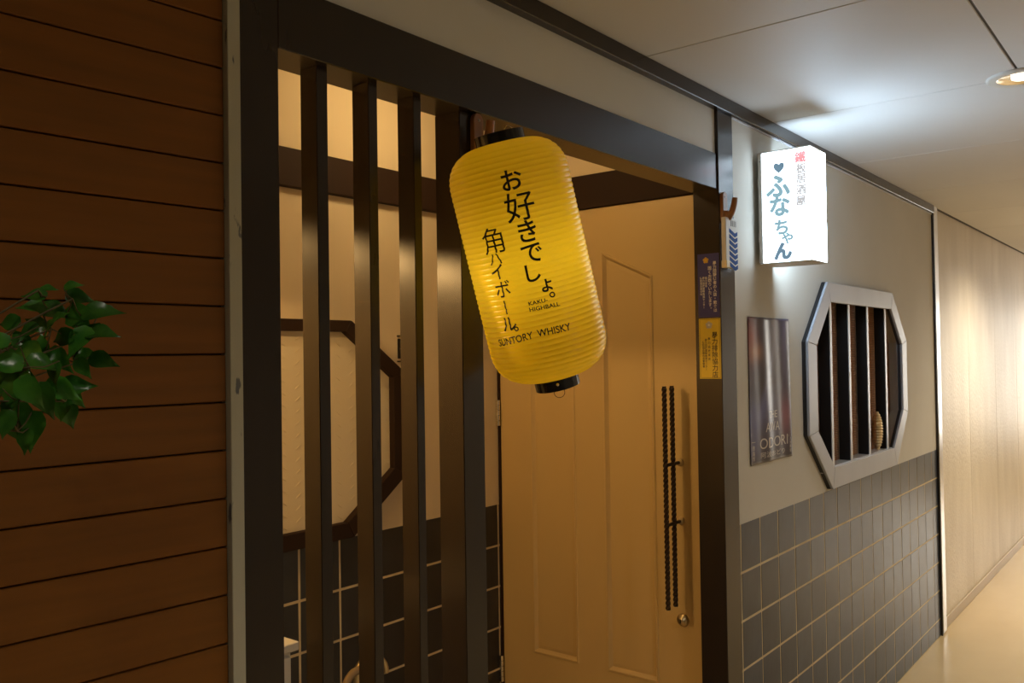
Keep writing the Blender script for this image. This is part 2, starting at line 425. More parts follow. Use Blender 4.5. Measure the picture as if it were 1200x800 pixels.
# door ---------------------------------------------------------------
d1 = struct('door_1', 'cream panelled vestibule door with twisted iron pull handle', (XD, .12, 0))
Y0, Y1, ZD = .095, .948, 2.127
pr = [(.270, .478, 1.872, 1.972), (.598, .805, 1.972, 1.872)]   # y0,y1, z at y0, z at y1
zb = .487
mb = MB(); X = XD
def q(*pts, x=X): mb.add([(x, y, z) for y, z in pts], [list(range(len(pts)))])
ys = [Y0, .270, .478, .598, .805, Y1]
q((ys[0], .01), (ys[1], .01), (ys[1], ZD), (ys[0], ZD)); q((ys[2], .01), (ys[3], .01), (ys[3], ZD), (ys[2], ZD)); q((ys[4], .01), (ys[5], .01), (ys[5], ZD), (ys[4], ZD))
for (a, b, za, zb_) in pr:
    q((a, .01), (b, .01), (b, zb), (a, zb)); q((a, za), (b, zb_), (b, ZD), (a, ZD))
mb.box(XD+.012, XD+.04, Y0, Y1, .01, ZD)
for yy in (Y0, Y1): mb.add([(XD, yy, .01), (XD+.012, yy, .01), (XD+.012, yy, ZD), (XD, yy, ZD)], [[0, 1, 2, 3]])
part('door_leaf', mb, M['door'], d1, recalc=False)
for (a, b, za, zb_) in pr:
    mb = MB(); loops = []
    sl = (zb_-za)/(b-a); kk = math.sqrt(1+sl*sl)
    for ins, dep in ((0, 0), (.003, -.004), (.008, -.004), (.012, .002), (.018, .009), (.030, .0075)):
        f_ = lambda y: za+sl*(y-a)-ins*kk
        loops.append([(X+dep, a+ins, zb+ins), (X+dep, b-ins, zb+ins), (X+dep, b-ins, f_(b-ins)), (X+dep, a+ins, f_(a+ins))])
    for l0, l1 in zip(loops[:-1], loops[1:]):
        for i in range(4): mb.add([l0[i], l0[(i+1) % 4], l1[(i+1) % 4], l1[i]], [[0, 1, 2, 3]])
    mb.add(loops[-1], [[0, 1, 2, 3]])
    part('door_panel', mb, M['door'], d1, recalc=False)
hb = part('pull_handle', MB().tube([(2.613, .176, 1.241), (2.513, .176, 1.241)], .006, 8).tube([(2.613, .176, 1.047), (2.513, .176, 1.047)], .006, 8), M['iron'], d1)
def twisted(x, y, z0, z1, r=.0085, turns=22):
    mb = MB(); n = 230; vs = []; k = 4
    for i in range(n+1):
        t = i/n; a = t*turns*math.pi/2*2
        for j in range(k):
            b = a+2*math.pi*j/k; vs.append((x+r*math.cos(b), y+r*math.sin(b), z0+(z1-z0)*t))
    fs = [[i*k+j, i*k+(j+1) % k, (i+1)*k+(j+1) % k, (i+1)*k+j] for i in range(n) for j in range(k)]
    mb.add(vs, fs); mb.add(vs[:k], [[3, 2, 1, 0]]); mb.add(vs[-k:], [[0, 1, 2, 3]]); return mb
for x in (2.515, 2.566): part('twisted_bar', twisted(x, .176, .776, 1.497), M['iron'], hb)
for z in (1.241, 1.047): part('bolt_cap', MB().lathe([(0, 0), (.013, .001), (.013, .008), (.008, .016), (0, .018)], (2.62, .178, z), (-1, 0, 0), 16), M['door'], hb)
lk = part('lock_cylinder', MB().lathe([(.021, 0), (.021, .006), (.017, .012), (.013, .013), (.012, .020), (0, .021)], (2.62, .177, .719), (-1, 0, 0), 24), M['brass'], d1)
part('keyhole', MB().box(2.597, 2.5995, .1755, .1785, .712, .726), M['ink'], lk)
for z in (1.384, .401, 1.95):
    mb = MB()
    for i in range(5): mb.tube([(2.606, .951, z-.05+i*.02+.0008), (2.606, .951, z-.05+(i+1)*.02-.0008)], .0085, 10)
    part('hinge', mb, M['chrome'], d1)
part('door_stop', MB().box(XD-.006, XD+.05, .9495, YD-.001, 0, 2.125), M['bandm'], d1)

# octagonal slatted window on shop front -------------------------------------
w1 = struct('window_1', 'octagonal silver-grey framed window with dark upright slats over the tiles', (3.87, 0, 1.06))
oo = [(3.425, 1.874), (4.322, 1.874), (4.55, 1.652), (4.55, 1.303), (4.340, 1.065), (3.440, 1.065), (3.196, 1.292), (3.196, 1.640)]
oi = [(3.457, 1.797), (4.300, 1.797), (4.470, 1.632), (4.470, 1.318), (4.300, 1.148), (3.466, 1.148), (3.290, 1.303), (3.290, 1.626)]
K = 1.0243; sc_ = lambda L: [(x*K, 1.6+(z-1.6)*K) for x, z in L]
oo = sc_(oo); oi = sc_(oi)
octring(oo, oi, -.024, -.013, M['octf'], w1, .002)
bo = [(x+(.0 if x > 3.9 else -.004), z) for x, z in oo]
octring(bo, oi, -.013, 0, M['octs'], w1, .001, 'rim')
for x in (3.566, 3.800, 4.060, 4.337):
    sl_ = part('slat', MB().box(x, x+.020, -.006, .040, 1.095, 1.845, .001), M['dark'], w1)
    part('slat_edge', MB().box(x-.001, x+.021, -.010, -.006, 1.095, 1.845, .0008), M['slatf'], sl_)
br = MB(); bp = MB()
z = 1.09
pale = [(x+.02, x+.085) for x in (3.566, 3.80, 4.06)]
while z < 1.85:
    br.tube([(3.26, .052, z), (4.70, .052, z)], .0034, 6, cap=False)
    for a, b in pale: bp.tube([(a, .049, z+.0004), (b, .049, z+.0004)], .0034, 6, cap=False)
    z += .0078
blind = part('reed_blind', br, M['reed'], w1)
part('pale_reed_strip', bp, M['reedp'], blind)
part('sill', MB().box(3.44, 4.50, -.0125, .044, 1.122, 1.1385, .001), M['slatf'], w1)

# brass ornament
og = thing('brass_ornament', (4.28, .018, 1.139), 'small oval ribbed brass lantern ornament on the sill of the octagonal window', 'ornament')
mb = MB(); prof = []
n = 78
for i in range(n+1):
    t = i/n; h = .004+t*.168; r = .0235*math.sqrt(max(0, 1-(2*t-1)**2))**.8
    r *= 1+.12*math.sin(t*2*math.pi*13) if .05 < t < .95 else 1
    prof.append((max(r, .004), h))
part('ribbed_body', mb.lathe(prof, (4.28, .018, 1.139), n=20, caps=True), M['brass'], og)
part('ring', MB().lathe([(.010, 0), (.010, .006), (.006, .006)], (4.28, .018, 1.139), n=14, caps=True), M['brass'], og)
part('ring', MB().lathe([(.008, .168), (.008, .176), (.004, .178)], (4.28, .018, 1.139), n=14, caps=True), M['brass'], og)

# ================================================================== LIGHT FIXTURES
def lamp(name, kind, loc, parent, watts, colr, **kw):
    l = bpy.data.lights.new(name, kind); l.energy = watts; l.color = colr
    for k, v in kw.items(): setattr(l, k, v)
    o = bpy.data.objects.new(name, l); col.objects.link(o); o.parent = parent; o.location = Vector(loc)-rootloc(parent); return o
LB = ['round recessed downlight above the plant on the cedar wall', 'round recessed downlight with white rim nearest the lit shop sign', 'small distant recessed downlight over the far corridor floor',
      'recessed downlight further along the corridor near its end',
      'unseen fill downlight added behind the camera across from the doorway', 'unseen fill downlight added on the far side across from the octagonal window']
for (x, y, wts, c), lb in zip(DOWNL, LB):
    d = thing('downlight', (x, y, ZC), lb, 'light', 'downlights along the corridor ceiling')
    part('trim_ring', MB().lathe([(.066, -.006), (.088, -.008), (.094, -.004), (.095, 0)], (x, y, ZC), n=40), M['white'], d)
    part('reflector', MB().lathe([(.066, -.006), (.058, -.003), (.030, -.0015), (.001, -.001)], (x, y, ZC), n=32), M['refl'], d)
    part('bulb', MB().lathe([(.0, -.010), (.018, -.009), (.026, -.006), (.028, -.0015)], (x, y, ZC), n=20), M['bulb'], d)
    lamp('downlight_lamp', 'SPOT', (x, y, ZC-.015), d, wts, c, spot_size=R(150), spot_blend=.9, shadow_soft_size=.05)
pl_ = (.80, .62, 1.945)  # unseen pendant, added to put the warm glow on the slats
vl = thing('added_pendant', (.80, .62, ZV), 'small dark pendant lamp, unseen, added behind the left post to light the slats', 'lamp')
part('cord', MB().tube([(.80, .62, ZV), (.80, .62, 2.07)], .003, 6), M['blackp'], vl)
part('canopy', MB().lathe([(0, 0), (.04, 0), (.04, -.02), (.006, -.03)], (.80, .62, ZV), n=20), M['blackp'], vl)
part('lamp_shade', MB().lathe([(.012, .13), (.022, .125), (.055, .06), (.060, .012), (.057, .012), (.052, .058), (.018, .12)], pl_, n=28), M['blackp'], vl)
part('bulb', MB().lathe([(0, .022), (.018, .028), (.024, .045), (.016, .07), (.010, .10)], pl_, n=16), M['vbulb'], vl)
lamp('added_pendant_light', 'SPOT', (.80, .62, 1.935), vl, VEST_PENDANT, (1, .60, .22), spot_size=R(163), spot_blend=.08, shadow_soft_size=.025)
v2 = thing('vestibule_downlight', (1.95, .55, ZV), 'warm recessed downlight in the vestibule ceiling before the panelled door', 'light')
part('trim_ring', MB().lathe([(.040, -.006), (.060, -.006), (.064, 0)], (1.95, .55, ZV), n=32), M['white'], v2)
part('bulb', MB().lathe([(0, -.012), (.025, -.010), (.040, -.001)], (1.95, .55, ZV), n=20), M['vbulb'], v2)
lamp('vestibule_light', 'POINT', (1.95, .55, ZV-.06), v2, VEST_DOWN, WARM, shadow_soft_size=.05)

# ================================================================== LANTERN
LT = Vector((1.354, -.10, 2.045)); LBm = Vector((1.474, -.14, 1.552))
def unproj(px, py, Y):
    r = Fw+R2*((px-600)/FPX)+U2*((400-py)/FPX); return CAMP+r*((Y-CAMP.y)/r.y)
LT = unproj(587, 168, -.105); LBm = unproj(651, 440, -.14)
ax = (LBm-LT).normalized(); LEN = (LBm-LT).length
RAD = .1205
ln = thing('paper_lantern', LT, 'big bright yellow ribbed lantern with black Japanese lettering, hanging tilted in the doorway', 'lantern')
def lrad(h):
    e = .082; r0 = .046
    if h < 0 or h > LEN: return r0
    t = min(h, LEN-h)
    if t >= e: base = RAD
    else:
        u = 1-t/e; base = r0+(RAD-r0)*(1-u**2.6)**(1/2.0)
    return base
NR = 46
def ripple(h): return .0016*abs(math.sin(math.pi*h/LEN*NR))**.7
A0 = ax
# reference direction: toward the camera, perpendicular to axis
fr = (CAMP-(LT+LBm)/2); fr = (fr-ax*fr.dot(ax)).normalized(); si = ax.cross(fr).normalized()   # si: image side
if si.dot(R2) < 0: si = -si
def lsurf(phi, h, off=0):
    r = lrad(h)+ripple(h)+off
    return LT+ax*h+(fr*math.cos(phi)+si*math.sin(phi))*r
mb = MB(); NH = NR*8; NP = 72; vs = []
for i in range(NH+1):
    h = LEN*i/NH
    for k in range(NP): vs.append(lsurf(2*math.pi*k/NP, h))
mb.add(vs, [[i*NP+k, i*NP+(k+1) % NP, (i+1)*NP+(k+1) % NP, (i+1)*NP+k] for i in range(NH) for k in range(NP)], True)
shell = part('shade', mb, M['lantern'], ln)
def ring(name, h0, h1, r, rt, mm=M['blackp'], parent=ln):
    return part(name, MB().lathe([(rt, h0), (r, h0), (r, h1), (rt, h1), (rt, h0)], LT, ax, 40, smooth=False), mm, parent)
ring('top_collar', -.020, .004, .050, .040)
bc = ring('bottom_collar', LEN-.004, LEN+.024, .047, .038)
part('rivet', MB().lathe([(.0035, 0), (.003, .002), (0, .003)], LT+ax*(LEN+.010)+fr*.047, fr, 10), M['chrome'], bc)
cpt = LT+ax*(LEN+.030)+fr*.03
part('pull_ring', MB().tube([cpt+(si*math.cos(a)+ax*math.sin(a))*.011 for a in [2*math.pi*i/20 for i in range(21)]], .0007, 5), M['iron'], bc)
lamp('lantern_bulb', 'POINT', LT+ax*(LEN*.5), ln, LANTERN_W, (1, .86, .6), shadow_soft_size=.035)
# bail wire
def raycyl(px, py):
    """pixel -> (phi, h) on the lantern"""
    r = (Fw+R2*((px-600)/FPX)+U2*((400-py)/FPX)).normalized()
    d = CAMP-LT; a = r-ax*r.dot(ax); b = d-ax*d.dot(ax)
    Aq = a.dot(a); Bq = 2*a.dot(b); Cq = b.dot(b)-RAD**2; D = Bq*Bq-4*Aq*Cq
    t = (-Bq-math.sqrt(max(D, 0)))/(2*Aq); P = CAMP+r*t-LT; h = P.dot(ax); P -= ax*h
    return math.atan2(P.dot(si), P.dot(fr)), h
def finecut(vs2, fs2, step):
    bm = bmesh.new(); V = [bm.verts.new((x, y, 0)) for x, y in vs2]
    for f in fs2:
        try: bm.faces.new([V[i] for i in f])
        except ValueError: pass
    for axis, k in ((0, 0), (1, 1)):
        lo = min(v.co[k] for v in bm.verts); hi = max(v.co[k] for v in bm.verts)
        st = step if k else step*2
        x = math.ceil(lo/st)*st
        while x < hi:
            co = [0, 0, 0]; co[k] = x; no = [0, 0, 0]; no[k] = 1
            bmesh.ops.bisect_plane(bm, geom=bm.verts[:]+bm.edges[:]+bm.faces[:], plane_co=co, plane_no=no, dist=1e-6); x += st
    bm.verts.index_update()
    r = ([(v.co.x, v.co.y) for v in bm.verts], [[v.index for v in f.verts] for f in bm.faces]); bm.free(); return r
PXM = None
def lantern_char(mb, t, px, py, hpx, rot=0, bold=.0, sx=1, center='em', mid=None):
    phi, h = raycyl(px, py); hm = h
    size = hpx*.0017
    vs, fs = glyph(t, bold)
    if center == 'em': ox, oy = .5, .38
    else:
        xs_ = [v[0] for v in vs]; ys_ = [v[1] for v in vs]; ox, oy = (min(xs_)+max(xs_))/2, (min(ys_)+max(ys_))/2
    c, s_ = math.cos(rot), math.sin(rot); P = []
    for x, y in vs:
        x, y = (x-ox)*size*sx, (y-oy)*size; P.append((phi*RAD+x*c-y*s_, -h+x*s_+y*c))
    P, fs = finecut(P, fs, LEN/NR/4)
    mb.add([lsurf(x/RAD, -y, .0007) for x, y in P], fs)
mb = MB()
for t, x, y, hh, bo_ in (('お', 599.5, 210.5, 25, .016), ('好', 609, 241.5, 36, .004), ('き', 618, 270.5, 27, .014), ('で', 623.5, 296.5, 23, .014), ('し', 624.5, 319.5, 22, .018),
                    ('ょ', 640.5, 334, 16, .020), ('。', 647, 345, 7.5, .014),
                    ('角', 577.5, 282, 33, -.002), ('ハ', 581, 303.5, 14, .004), ('イ', 583, 318.5, 19, .008), ('ボ', 589.5, 338.5, 21, .006), ('ル', 597, 379.5, 18, .010), ('。', 605.5, 385, 6.5, .014)):
    ys_ = [v[1] for v in glyph(t, bo_)[0]]
    lantern_char(mb, t, x, y, hh*.90/(max(ys_)-min(ys_)), bold=bo_, center='b')
xs_ = [v[0] for v in glyph('一', .01)[0]]
lantern_char(mb, '一', 593, 360, 16/(max(xs_)-min(xs_)), rot=math.pi/2, bold=.01, center='b')
part('lettering', mb, M['ink'], shell, recalc=False, kind='stuff')
def lantern_line(mb, t, pa, pb, hpx, bold=.0, frac=1.0):
    (p0, h0), (p1, h1) = raycyl(*pa), raycyl(*pb)
    vs, fs = glyph(t, bold); xs_ = [v[0] for v in vs]; wd = max(xs_)-min(xs_); mn = min(xs_)
    Wm = (p1-p0)*RAD; size = hpx*.0017/.73
    P = []
    for x, y in vs:
        u = (x-mn)/wd; P.append((p0*RAD+u*Wm, -(h0+(h1-h0)*u)+y*size))
    P, fs = finecut(P, fs, LEN/NR/4)
    mb.add([lsurf(x/RAD, -y, .0007) for x, y in P], fs)
mb = MB()
lantern_line(mb, 'SUNTORY', (586.5, 405.5), (625.5, 396), 8.5, .014)
lantern_line(mb, 'WHISKY', (630.5, 394.5), (669, 386), 8.5, .014)
lantern_line(mb, 'KAKU-', (620, 358), (642, 353), 4.5, .02)
lantern_line(mb, 'HIGHBALL', (621, 365), (656, 358), 4.8, .02)
part('lettering', mb, M['ink'], shell, recalc=False, kind='stuff')

# wooden J hooks ------------------------------------------------------------
def jhook(x, z, yf, label):
    t = thing('wooden_hook', (x, yf, z), label, 'hook', 'wooden hooks on the entrance posts')
    pl = []
    for i in range(13):
        a = math.pi*i/12; pl.append((x+.016*math.cos(a), yf, z+.026+.018*math.sin(a)))
    for i in range(13):
        a = math.pi+math.pi*i/12; pl.append((x+.016*math.cos(a), yf, z-.036+.018*math.sin(a)))
    part('back_plate', MB().prism(pl, (0, -.012, 0), .0015), M['hook'], t)
    pts = []; rs = []
    for i in range(15):
        a = R(-35+150*i/14*1.0)
        pts.append((x, yf-.028-.017*math.sin(R(-90+165*i/14)), z-.018-.022*math.cos(R(-90+165*i/14))+.045*max(0, (i-6)/8)**1.1)); rs.append(.0125-.0035*i/14)
    part('hook_arm', MB().tube(pts, rs, 12), M['hook'], t)
    part('screw', MB().lathe([(.0035, 0), (.003, .0015), (0, .002)], (x, yf-.012, z+.028), (0, -1, 0), 10), M['hookm'], t)
    return t
jhook(1.414, 2.080, .020, 'varnished wooden hook on the dark post, holding the yellow lantern')
jhook(2.584, 2.070, -.005, 'varnished wooden hook on the right entrance post above the blue and white charm')
hk = Vector((1.414, -.034, 2.048))
mb = MB(); top = LT-ax*.012
mb.tube([top+si*.044, top+si*.02-ax*.02, hk+Vector((0, 0, .003)), top-si*.02-ax*.012, top-si*.044], .0011, 6)
part('bail_wire', mb, M['chrome'], ln)

# blue and white charm --------------------------------------------------------
cx0, cx1, cy0, cy1, cz0, cz1 = 2.553, 2.640, -.031, -.0155, 1.871, 2.030
ch = thing('hanging_charm', (2.596, -.023, cz0), 'small white charm plate with blue chevrons hanging from the hook on the right entrance post', 'charm')
part('plate', MB().box(cx0, cx1, cy0, cy1, cz0, cz1, .0015), M['white'], ch)
part('foot', MB().box(cx0-.001, cx0+.022, cy0-.002, cy1+.001, cz0-.001, cz0+.022, .001), mat('cream_foot', (.72, .62, .42), .5), ch)
for i in range(7):
    zt = 1.996-i*.0178
    mb = MB(); xm = 2.618; e = .0125; x0 = 2.577; x1 = 2.637
    mb.prism([(x0, cy0, zt), (xm, cy0, zt-.013), (x1, cy0, zt-.006), (x1, cy0, zt-.006-e), (xm, cy0, zt-.013-e), (x0, cy0, zt-e)], (0, -.0008, 0))
    part('chevron', mb, M['blue'], ch)
mb = MB()
for a in (2.590, 2.600, 2.612, 2.624): mb.box(a, a+.003, cy0-.0007, cy0, 2.004, 2.022)
part('printed_marks', mb, M['ink'], ch)
part('cord', MB().tube([(2.585, -.023, 2.030), (2.583, -.030, 2.045), (2.584, -.040, 2.052), (2.590, -.030, 2.045), (2.600, -.023, 2.030)], .0013, 6), M['chrome'], ch)
part('knot', MB().lathe([(.001, 0), (.007, .003), (.007, .006), (.001, .009)], (2.592, -.023, 2.029), n=10), M['blue'], ch)

# ================================================================== LIT SIGN
sx0, sx1, sy0, sy1, sz0, sz1 = 2.850, 2.998, -.196, -.018, 1.902, 2.283
sg = thing('lit_sign', (2.924, 0, sz0), 'glowing white box sign with Japanese shop name projecting from the wall', 'sign')
body = part('lamp_box', MB().box(sx0, sx1, sy0, sy1-.012, sz0+.004, sz1-.004, .002), M['signlit'], sg)
part('end_cap', MB().box(sx0-.001, sx1+.001, sy0-.001, sy1+.001, sz1-.004, sz1), M['white'], sg)
part('end_cap', MB().box(sx0-.001, sx1+.001, sy0-.001, sy1+.001, sz0, sz0+.004), M['white'], sg)
part('housing', MB().box(sx0-.001, sx1+.001, sy1-.0118, sy1+.002, sz0+.001, sz1-.001, .001), M['white'], sg)
for zq in (sz0+.08, sz1-.11): part('bracket', MB().box(sx0+.03, sx1-.03, sy1+.002, 0, zq, zq+.03), M['white'], sg)
part('face_panel', MB().box(sx0-.002, sx0, sy0+.002, sy1-.0125, sz0+.005, sz1-.005), M['signface'], sg)
for z in (sz1-.03, ): part('screw', MB().lathe([(.002, 0), (0, .001)], (sx0-.001, sy1-.005, z), (-1, 0, 0), 8), M['ink'], sg)
def sfn(u, v): return (sx0-.0026, sy1-u, sz0+v)     # u from wall outward (to the right), v up
def spx(px, py):
    r = Fw+R2*((px-600)/FPX)+U2*((400-py)/FPX); P = CAMP+r*(sx0/r.x); return sy1-P.y, P.z-sz0
mb = MB(); mb2 = MB(); mb3 = MB(); mb4 = MB()
def sput(mbx, t, px, py, size, bold=.02, center='b', sx=1):
    u, v = spx(px, py); n_ = 12 if bold else 1
    for k in range(n_):       # brush weight: the stroke swept round a small circle
        a = 2*math.pi*k/n_
        put_char(mbx, t, size, u+bold*size*math.cos(a)*(n_ > 1), v+bold*size*math.sin(a)*(n_ > 1), lambda p_, q_, k=k: (sx0-.0026-.00002*k, sy1-p_, sz0+q_), 0, center=center, sx=sx)
sput(mb2, '♥', 913, 197, .034, 0)
sput(mb, 'ふ', 912, 218, .084, .045); sput(mb, 'な', 914, 241, .076, .045)
sput(mb, 'ち', 916, 266, .056, .045); sput(mb, 'ゃ', 923, 279, .050, .035); sput(mb2, 'ん', 918, 294, .062, .065)
sput(mb4, '鐵', 938, 184, .038, .035)
for t, y in (('板', 197), ('居', 209), ('酒', 222), ('屋', 235)): sput(mb3, t, 939, y, .034, .042)
part('teal_lettering', mb, M['signink'], sg, recalc=False, kind='stuff'); part('dark_lettering', mb2, M['signink2'], sg, recalc=False, kind='stuff')
part('grey_lettering', mb3, M['signgrey'], sg, recalc=False, kind='stuff'); part('red_lettering', mb4, M['signred'], sg, recalc=False, kind='stuff')

# ================================================================== STICKERS on the right post's reveal
def sticker(name, ya, yb_, z0, z1, base, label):
    t = part(name, MB().box(XJ0-.0008, XJ0, ya, yb_, z0, z1), M[base], loc=(XJ0, (ya+yb_)/2, z0), label=label, category='sticker')
    fn = lambda u, v: (XJ0-.0013, yb_-u, z0+v)
    return t, fn
def emblem(parent, cy, cz, r, m_):
    mb = MB()
    for k in range(5):
        a = math.pi/2+2*math.pi*k/5; P = []
        for j in range(10):
            b = 2*math.pi*j/10; P.append((XJ0-.0013, cy+r*.55*math.cos(a)+r*.42*math.cos(b), cz+r*.55*math.sin(a)+r*.42*math.sin(b)))
        mb.add(P, [list(range(10))])
    part('emblem', mb, M[m_], parent, recalc=False)
    mb = MB().add([(XJ0-.0017, cy+r*.3*math.cos(2*math.pi*j/12), cz+r*.3*math.sin(2*math.pi*j/12)) for j in range(12)], [list(range(12))])
    part('emblem_centre', mb, M['yellow' if m_ == 'gold' else 'whink'], parent, recalc=False)
s1, fn = sticker('notice_sticker', -.001, .073, 1.717, 1.920, 'navy', 'dark blue notice sticker with white Japanese text and gold emblem, above the yellow one')
emblem(s1, .044, 1.899, .0105, 'gold')
mb = MB()
vcolumn(mb, '暴力団関係者の入店・飲食は', .0125, .0590, .178, fn, .015)
vcolumn(mb, '固くお断りいたします。', .0130, .0420, .163, fn, .015)
vcolumn(mb, '協力店会', .0085, .0290, .130, fn, .01); vcolumn(mb, '暴力追放運動推進センター', .0085, .0200, .130, fn, .01); vcolumn(mb, '防犯協会連合会', .0085, .0115, .130, fn, .01)
part('lettering', mb, M['whink'], s1, recalc=False, kind='stuff')
s2, fn = sticker('notice_sticker', -.002, .072, 1.521, 1.713, 'yellow', 'yellow notice sticker with bold black Japanese text, lower on the post edge')
emblem(s2, .037, 1.692, .0125, 'silverp')
mb = MB()
vcolumn(mb, '暴力排除協力店', .0210, .0540, .150, fn, .010)
vcolumn(mb, '暴力追放宣言', .0095, .0345, .132, fn, .01, 1.35); vcolumn(mb, '暴力追放運動推進センター', .0085, .0235, .128, fn, .01); vcolumn(mb, '防犯協会連合会警察署', .0085, .0145, .120, fn, .01)
for a, b, c_, d_ in ((.003, .0038, .003, .189), (.0705, .0713, .003, .189)):
    mb.add([fn(a, c_), fn(b, c_), fn(b, d_), fn(a, d_)], [[0, 1, 2, 3]])
for v in (.003, .1885): mb.add([fn(.003, v), fn(.0713, v), fn(.0713, v+.0008), fn(.003, v+.0008)], [[0, 1, 2, 3]])
part('lettering', mb, M['ink'], s2, recalc=False, kind='stuff')

# ================================================================== POSTER
px0, px1, pz0, pz1 = 2.771, 3.133, 1.223, 1.723
def pcol(u, v):      # u right 0..1, v up 0..1 ; flat print of a dim stage photograph
    def g(cu, cv, su, sv, an=0):
        a, b = u-cu, (v-cv)
        a, b = a*math.cos(an)+b*math.sin(an), -a*math.sin(an)+b*math.cos(an)
        return math.exp(-(a/su)**2-(b/sv)**2)
    c = [.055, .048, .075]
    def addc(w_, cc):
        for i in range(3): c[i] += (cc[i]-c[i])*min(1, w_)
    addc(g(.08, .84, .12, .15, .3), (.30, .08, .06)); addc(g(.16, .76, .12, .06), (.42, .20, .10))
    addc(g(.42, .55, .28, .05, .9)*.7, (.22, .27, .52)); addc(g(.3, .36, .35, .10, .2)*.7, (.13, .15, .38))
    addc(g(.62, .88, .07, .22, -.1)*.6, (.45, .42, .48)); addc(g(.7, .62, .16, .30)*.6, (.075, .05, .045))
    addc(g(.25, .5, .22, .16)*.5, (.05, .035, .035)); addc(g(.85, .30, .12, .13)*.8, (.36, .11, .14))
    addc(g(.85, .78, .06, .3)*.5, (.16, .15, .28)); addc(g(.1, .2, .10, .22)*.6, (.12, .13, .30)); addc(g(.55, .25, .3, .12)*.6, (.10, .09, .16))
    addc(max(0, 1-v/.085)*.8, (.06, .05, .055))
    return c
nu, nv = 44, 60; vs = []; cols = []
for j in range(nv+1):
    for i in range(nu+1):
        u, v = i/nu, j/nv
        wv = .0022*math.sin(u*11+v*1.3)+.0012*math.sin(u*23+1+v*2.1)
        vs.append((px0+(px1-px0)*u, -.0045+wv, pz0+(pz1-pz0)*v)); cols.append(pcol(u, v))
mb = MB().add(vs, [[j*(nu+1)+i, j*(nu+1)+i+1, (j+1)*(nu+1)+i+1, (j+1)*(nu+1)+i] for j in range(nv) for i in range(nu)], True)
pm = mat('glossy_poster_print', (.1, .1, .1), .33, spec=.35)
at = pm.node_tree.nodes.new('ShaderNodeVertexColor'); at.layer_name = 'print'
pm.node_tree.links.new(at.outputs[0], pm.node_tree.nodes['Principled BSDF'].inputs['Base Color'])
po = part('poster', mb, pm, loc=(2.95, 0, pz0), recalc=False, label='glossy dark purple dance festival poster taped to the pale wall', category='poster')
ca = po.data.color_attributes.new('print', 'FLOAT_COLOR', 'POINT')
for i, c in enumerate(cols): ca.data[i].color = (*c, 1)
sm = po.modifiers.new('thickness', 'SOLIDIFY'); sm.thickness = .0005; sm.offset = 1
def pfn(u, v):
    uu = u/(px1-px0); vv = v/(pz1-pz0); return (px0+u, -.0045-.0009+.0022*math.sin(uu*11+vv*1.3)+.0012*math.sin(uu*23+1+vv*2.1), pz0+v)
def pline(mb, t, u0, u1, v, h):
    vs, fs = glyph(t); xs_ = [p[0] for p in vs]; mn, wd = min(xs_), max(xs_)-min(xs_)
    P = [(u0+(x-mn)/wd*(u1-u0), v+y*h/.73) for x, y in vs]; P, fs = finecut(P, fs, .004)
    mb.add([pfn(x, y) for x, y in P], fs)
mb = MB()
pline(mb, 'THE', .155, .235, .150, .026); pline(mb, 'AWA', .125, .255, .104, .034); pline(mb, 'ODORI', .08, .325, .048, .038)
pline(mb, '阿波おどり', .085, .30, .018, .016)
vcolumn(mb, '徳島市', .018, .028, .066, pfn, .005); vcolumn(mb, '八月開催', .014, .345, .072, pfn, .005)
for a in (.012, .328): mb.add([pfn(a, .076), pfn(a+.030, .076), pfn(a+.030, .0775), pfn(a, .0775)], [[0, 1, 2, 3]])
part('lettering', mb, mat('pale_print_ink', (.55, .50, .45), .4), po, recalc=False, kind='stuff')

# ================================================================== VESTIBULE THINGS
cb = thing('shoe_cabinet', (.96, .70, 0), 'white cabinet with thin overhanging top behind the leftmost slats', 'cabinet')
part('carcass', MB().box(.62, 1.292, .515, .935, 0, .912, .002), M['white'], cb)
part('top', MB().box(.615, 1.305, .500, .940, .912, .933, .002), M['white'], cb)
dd = part('cabinet_door', MB().box(.63, 1.284, .503, .5145, .03, .902, .002), M['white'], cb)
part('knob', MB().lathe([(.004, 0), (.004, .01), (.011, .018), (0, .024)], (.70, .503, .60), (0, -1, 0), 14), M['chrome'], dd)
us = thing('umbrella_stand', (1.635, .68, 0), 'black wire umbrella stand on the vestibule floor behind the slats', 'umbrella stand')
mb = MB()
def sq(z, r=.15): return [(1.635-r, .68-r, z), (1.635+r, .68-r, z), (1.635+r, .68+r, z), (1.635-r, .68+r, z), (1.635-r, .68-r, z)]
part('base', MB().box(1.475, 1.795, .52, .84, 0, .02, .003), M['iron'], us)
for z in (.30, .55): part('rail', MB().tube(sq(z), .006, 8), M['iron'], us)
for sx_ in (-.15, .15):
    for sy_ in (-.15, .15): part('leg', MB().tube([(1.635+sx_, .68+sy_, .02), (1.635+sx_, .68+sy_, .55)], .007, 8), M['iron'], us)
def umbrella(x, y, rot, zh, label, mh, mc):
    t = thing('umbrella', (x, y, .02), label, 'umbrella', 'umbrellas in the vestibule stand')
    part('canopy', MB().lathe([(.006, 0), (.020, .08), (.034, .42), (.028, .60), (.010, .64)], (x, y, .021), n=14, caps=True), mc, t)
    part('shaft', MB().tube([(x, y, .64), (x, y, zh-.05)], .005, 8), M['chrome'], t)
    P = [(x, y, zh-.07)]
    for i in range(13):
        a = math.pi-math.pi*1.05*i/12; P.append((x+(.045+.045*math.cos(a))*math.cos(rot), y+(.045+.045*math.cos(a))*math.sin(rot), zh-.03+.045*math.sin(a)))
    part('crook_handle', MB().tube(P, .011, 12), mh, t)
